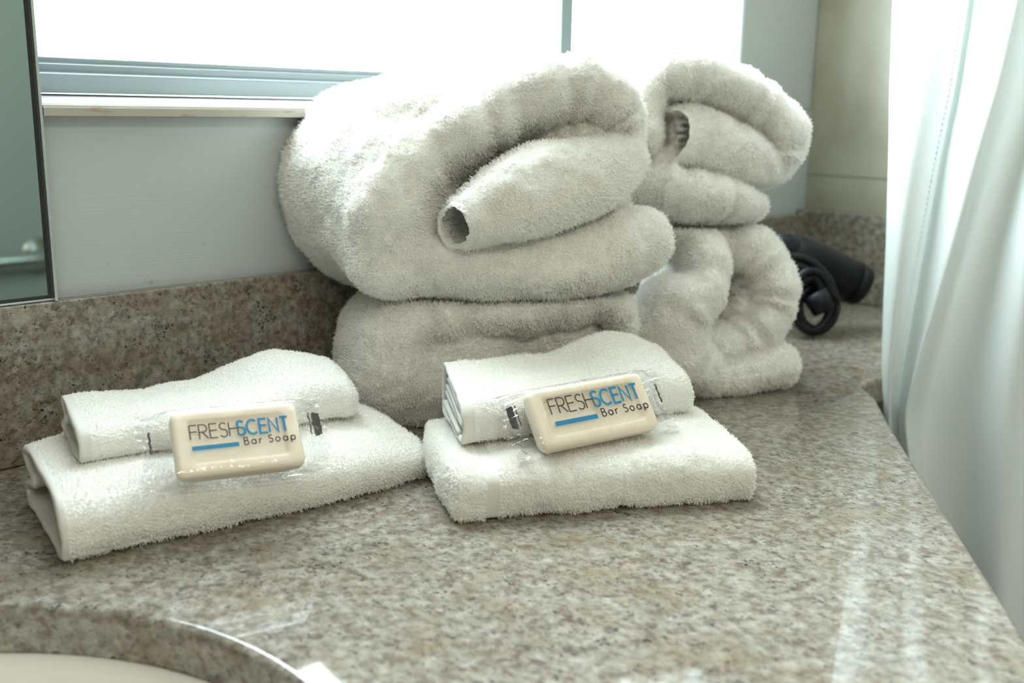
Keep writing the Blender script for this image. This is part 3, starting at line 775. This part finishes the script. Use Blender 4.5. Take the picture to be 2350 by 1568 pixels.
def soap(tl, tr, bl, label, flip, seed):
    TL, TR, BL = W(*tl), W(*tr), W(*bl)
    ux = (TR - TL).normalized(); uy = (TL - BL); uy = (uy - ux*uy.dot(ux)); hh = uy.length; uy.normalize(); uz = ux.cross(uy).normalized()
    ww = (TR - TL).length; cen = TL + ux*ww/2 - uy*hh/2
    print('soap', ww, hh, uz)
    fr_ = lambda x, y, z: cen + ux*x + uy*y + uz*z
    T = 0.017
    root = empty('soap_bar', fr_(0, -hh/2, -T))
    tag(root, label, 'soap', 'wrapped soap bars')
    # bar: rounded block with a recessed panel
    def rrect(a, b, r, z, n=8):
        out = []
        for cx, cy_, a0 in ((a-r, b-r, 0), (-a+r, b-r, 90), (-a+r, -b+r, 180), (a-r, -b+r, 270)):
            for i in range(n+1):
                t = math.radians(a0 + 90*i/n); out.append(fr_(cx + r*math.cos(t), cy_ + r*math.sin(t), z))
        return out
    a, b = ww/2, hh/2; mb = MB(); R_ = 0.003
    rg = [rrect(a-0.006, b-0.005, 0.004, -T)]
    for k in range(6):
        th = k/5*PI/2; rg.append(rrect(a-0.003 - R_*(1-math.sin(th)) , b-0.002 - R_*(1-math.sin(th)), 0.006, -T + R_*(1-math.cos(th))))
    rg.append(rrect(a, b, 0.0045, -0.0075))
    for k in range(6):
        th = k/5*PI/2; rg.append(rrect(a - R_*(1-math.cos(th)), b - R_*(1-math.cos(th)), 0.0042, -R_ + R_*math.sin(th)))
    pa, pb = a - 0.0078, b - 0.0062
    rg += [rrect(pa + 0.0008, pb + 0.0008, 0.003, 0), rrect(pa + 0.0002, pb + 0.0002, 0.0028, -0.0003), rrect(pa - 0.0009, pb - 0.0009, 0.0025, -0.0025), rrect(pa - 0.0016, pb - 0.0016, 0.0022, -0.0028)]
    mb.rings(rg); mb.build('bar', SOAP, root)
    # clear film tube, flattened and crimped at both ends
    wr = MB(); rg = []; NX = 110; NC = 160
    xe = a + 0.0155
    rn = random.Random(seed)
    for i in range(NX):
        x = -xe + 2*xe*i/(NX-1)
        q = max(0.0, (abs(x) - a + 0.001) / (xe - a + 0.001)); q = min(1, q); sq = q*q*(3-2*q)
        ry = (b + 0.0016)*(1 - sq) + (b + 0.0035)*sq; rz = (T/2 + 0.0012)*(1 - sq) + 0.0006*sq
        zc = -T/2*(1 - sq) + (-T*0.50)*sq
        ring = []
        for j in range(NC):
            t = 2*PI*j/NC; e = 0.34 + 0.5*sq; sg = lambda v: math.copysign(abs(v)**e, v)
            y = ry*sg(math.cos(t)); z = zc + rz*sg(math.sin(t))
            z += sq*0.0012*math.sin(y*1500 + seed + 2*math.sin(y*170)) + 0.5*sq*0.001*math.sin(y*520) + 0.0005*noise.noise(Vector((x*120, y*120, seed + (0 if math.sin(t) > 0 else 5))))*(1 + 3*q)
            xx = x + (0.0016*math.sin(y*210 + seed)*sq if abs(x) > a else 0)
            ring.append(fr_(xx, y, z))
        rg.append(ring)
    wr.rings(rg, False, False)
    film = wr.build('film_wrapper', FILM, root); tag(film, 'clear plastic film wrapper with crimped ends')
    # print on the film
    zt = 0.0018; k = ww / 0.068
    x0 = -0.0255*k; cap = 0.0082*k
    mbd = MB(); mbb = MB(); fsc = cap*0.88
    def nf(x, y, z): return fr_(x*1.0, y, z)
    xx = x0
    for ch in 'FRESH':
        xx = word(mbd, ch, xx, 0.0006*k, cap, 0.00065*k, zt, nf, 0.0)
    xx2 = xx - 0.0017*k
    for ch in 'SCENT':
        xx2 = word(mbb, ch, xx2, 0.0006*k, cap, 0.0013*k, zt + 0.0001, nf, 0.02)
    word(mbd, 'Bar Soap', 0.0020*k, -0.0052*k, 0.0042*k, 0.0006*k, zt, nf, 0.24)
    mbd.build('dark_lettering', INK_D, root, smooth=False)
    mbb.build('blue_lettering', INK_B, root, smooth=False)
    bb = MB(); bb.add([fr_(x, y, z) for z in (zt, zt - 0.0001) for x, y in ((x0, -0.0032*k), (x0 + 0.0245*k, -0.0032*k), (x0 + 0.0245*k, -0.0056*k), (x0, -0.0056*k))], [(0,1,2,3),(7,6,5,4),(0,4,5,1),(1,5,6,2),(2,6,7,3),(3,7,4,0)])
    bb.build('blue_stripe', INK_B, root, smooth=False)
    # dark seam marks at the two ends
    for sx in (-1, 1):
        for (dx, w_, y0, y1) in (((0.0108, 0.0042, -0.001, 0.012), (0.0070, 0.0007, -0.000, 0.0125)) if flip*sx > 0 else ((0.0105, 0.0010, -0.002, 0.010),)):
            mk = MB(); x = sx*(a + dx)
            pts = [(x + 0.0003*math.sin(i*2.3 + seed), y0 + (y1-y0)*i/8) for i in range(9)]
            stroke(mk, pts, w_, -T*0.5 + 0.0030, nf)
            mk.build('seam_mark', INK_D, root, smooth=False)
    return root
soap((388, 945, .527), (677, 919, .556), (404, 1098, .512), 'wrapped cream soap bar leaning on the left washcloth', 1, 2)
soap((1207, 897, .578), (1468, 851, .613), (1243, 1036, .564), 'wrapped cream soap bar leaning on the right washcloth', -1, 5)

# ------------------------------------------------------------------ hair dryer
hd = empty('hair_dryer', tuple(W(1900, 700, 1.06))); hd.location.z = 0.0
tag(hd, 'black folded hair dryer with looped cord in the granite corner behind the towels', 'hair dryer')
dm = 1.06
def wp(pts): return [tuple(W(*p)) for p in pts]
MB().tube(wp([(1790, 592, 1.05), (1835, 588, 1.05), (1870, 602, 1.055), (1920, 628, 1.065), (1958, 648, 1.07)]), [0.015, 0.020, 0.0212, 0.0218, 0.0222], 28).build('barrel', BLACK, hd)
MB().tube(wp([(1952, 645, 1.069), (1972, 656, 1.072)]), [0.0222, 0.0222], 28).build('nozzle', BLACK, hd)
MB().tube(wp([(1760, 560, 1.045), (1800, 566, 1.045), (1850, 590, 1.05), (1870, 640, 1.05)]), [0.011, 0.014, 0.014, 0.011], 20).build('handle', BLACK, hd)
cd = MB()
for q, (cx, cy_, rx, ry, d0) in enumerate(((1868, 700, 52, 62, 1.035), (1862, 690, 44, 68, 1.028), (1874, 706, 40, 50, 1.04))):
    pts = [(cx + rx*math.cos(2*PI*i/40), cy_ + ry*math.sin(2*PI*i/40), d0 + 0.004*math.sin(2*PI*i/40 + q)) for i in range(41)]
    cd.tube([tuple(W(*p)) for p in pts], 0.0042, 10)
cd.tube([tuple(W(*p)) for p in catmull([(1780, 600, 1.035), (1815, 590, 1.03), (1860, 600, 1.03), (1900, 640, 1.03), (1918, 690, 1.03)], 24)], 0.0045, 10)
cd.tube([tuple(W(*p)) for p in catmull([(1790, 640, 1.035), (1820, 610, 1.03), (1860, 625, 1.03), (1885, 665, 1.03), (1890, 705, 1.03)], 24)], 0.0045, 10)
cd.build('cord', CORD, hd)
MB().tube(wp([(1868, 672, 1.028), (1890, 712, 1.03)]), [0.013, 0.012], 16).build('plug', CORD, hd)

# ------------------------------------------------------------------ shower curtain
def curtain():
    # fold lines: photo x at a few heights, each with its own distance behind the first
    rows = [-260, 0, 200, 350, 550, 700, 850, 960, 1250, 1600, 1900]
    lines = {   # px at each row ; depth offset in m
        'edge':   ([2062, 2050, 2042, 2040, 2034, 2027, 2024, 2030, 2040, 2050, 2060], -0.002),
        'a':      ([2150, 2130, 2113, 2095, 2074, 2056, 2042, 2040, 2056, 2070, 2080], -0.016),
        'stitch': ([2242, 2212, 2184, 2152, 2114, 2084, 2060, 2050, 2072, 2090, 2100], 0.000),
        'valley': ([2255, 2224, 2194, 2164, 2128, 2100, 2074, 2060, 2085, 2105, 2115], 0.012),
        'b':      ([2305, 2272, 2236, 2196, 2162, 2128, 2096, 2074, 2100, 2120, 2130], -0.008),
        'ridge':  ([2370, 2335, 2290, 2245, 2192, 2150, 2106, 2078, 2110, 2135, 2150], -0.020),
        'c':      ([2420, 2390, 2340, 2290, 2232, 2190, 2150, 2125, 2135, 2160, 2180], 0.006),
        'd':      ([2460, 2440, 2400, 2350, 2300, 2270, 2240, 2222, 2200, 2210, 2230], 0.010),
        'e':      ([2540, 2500, 2460, 2410, 2370, 2345, 2320, 2305, 2290, 2290, 2300], -0.012),
        'f':      ([2620, 2590, 2560, 2520, 2480, 2460, 2440, 2420, 2400, 2390, 2390], 0.010),
        'g':      ([2760, 2740, 2720, 2700, 2680, 2660, 2640, 2620, 2600, 2590, 2590], -0.010)}
    NR, NCm = 60, 140; V = []
    ys = np.linspace(-260, 1900, NR)
    tab = [(np.interp(ys, rows, v[0]), v[1]) for v in lines.values()]
    for i, y in enumerate(ys):
        kn = [(t[0][i], t[1]) for t in tab]
        xs = catmull([(k[0], k[1]) for k in kn], NCm)
        for j, (x, off) in enumerate(xs):
            p = at_plane(x, y, 0, 0.826 + off*0.9)
            p.x += 0.0015*noise.noise(Vector((p.y*18, p.z*7, 3)))
            V.append(p)
    F = [(i*NCm + j, i*NCm + j + 1, (i+1)*NCm + j + 1, (i+1)*NCm + j) for i in range(NR-1) for j in range(NCm-1)]
    o = mesh_obj('shower_curtain', V, F, CURT)
    st = MB(); tx = tab[2][0]; k = 0
    zs = np.arange(-200, 960, 13.0)
    for y0 in zs:
        pts = []
        for y in (y0, y0 + 8):
            p = at_plane(float(np.interp(y, ys, tx)) - 2, y, 0, 0.826 - 0.0012); p.x += 0.0015*noise.noise(Vector((p.y*18, p.z*7, 3))); pts.append(p)
        st.tube(pts, 0.0007, 6)
    st.build('hem_stitching', CURT, o)
    md = o.modifiers.new('solid', 'SOLIDIFY'); md.thickness = 0.0006
    md2 = o.modifiers.new('sub', 'SUBSURF'); md2.levels = 1; md2.render_levels = 1
    tag(o, 'sheer white shower curtain hanging in loose folds at the right', 'curtain')
curtain()
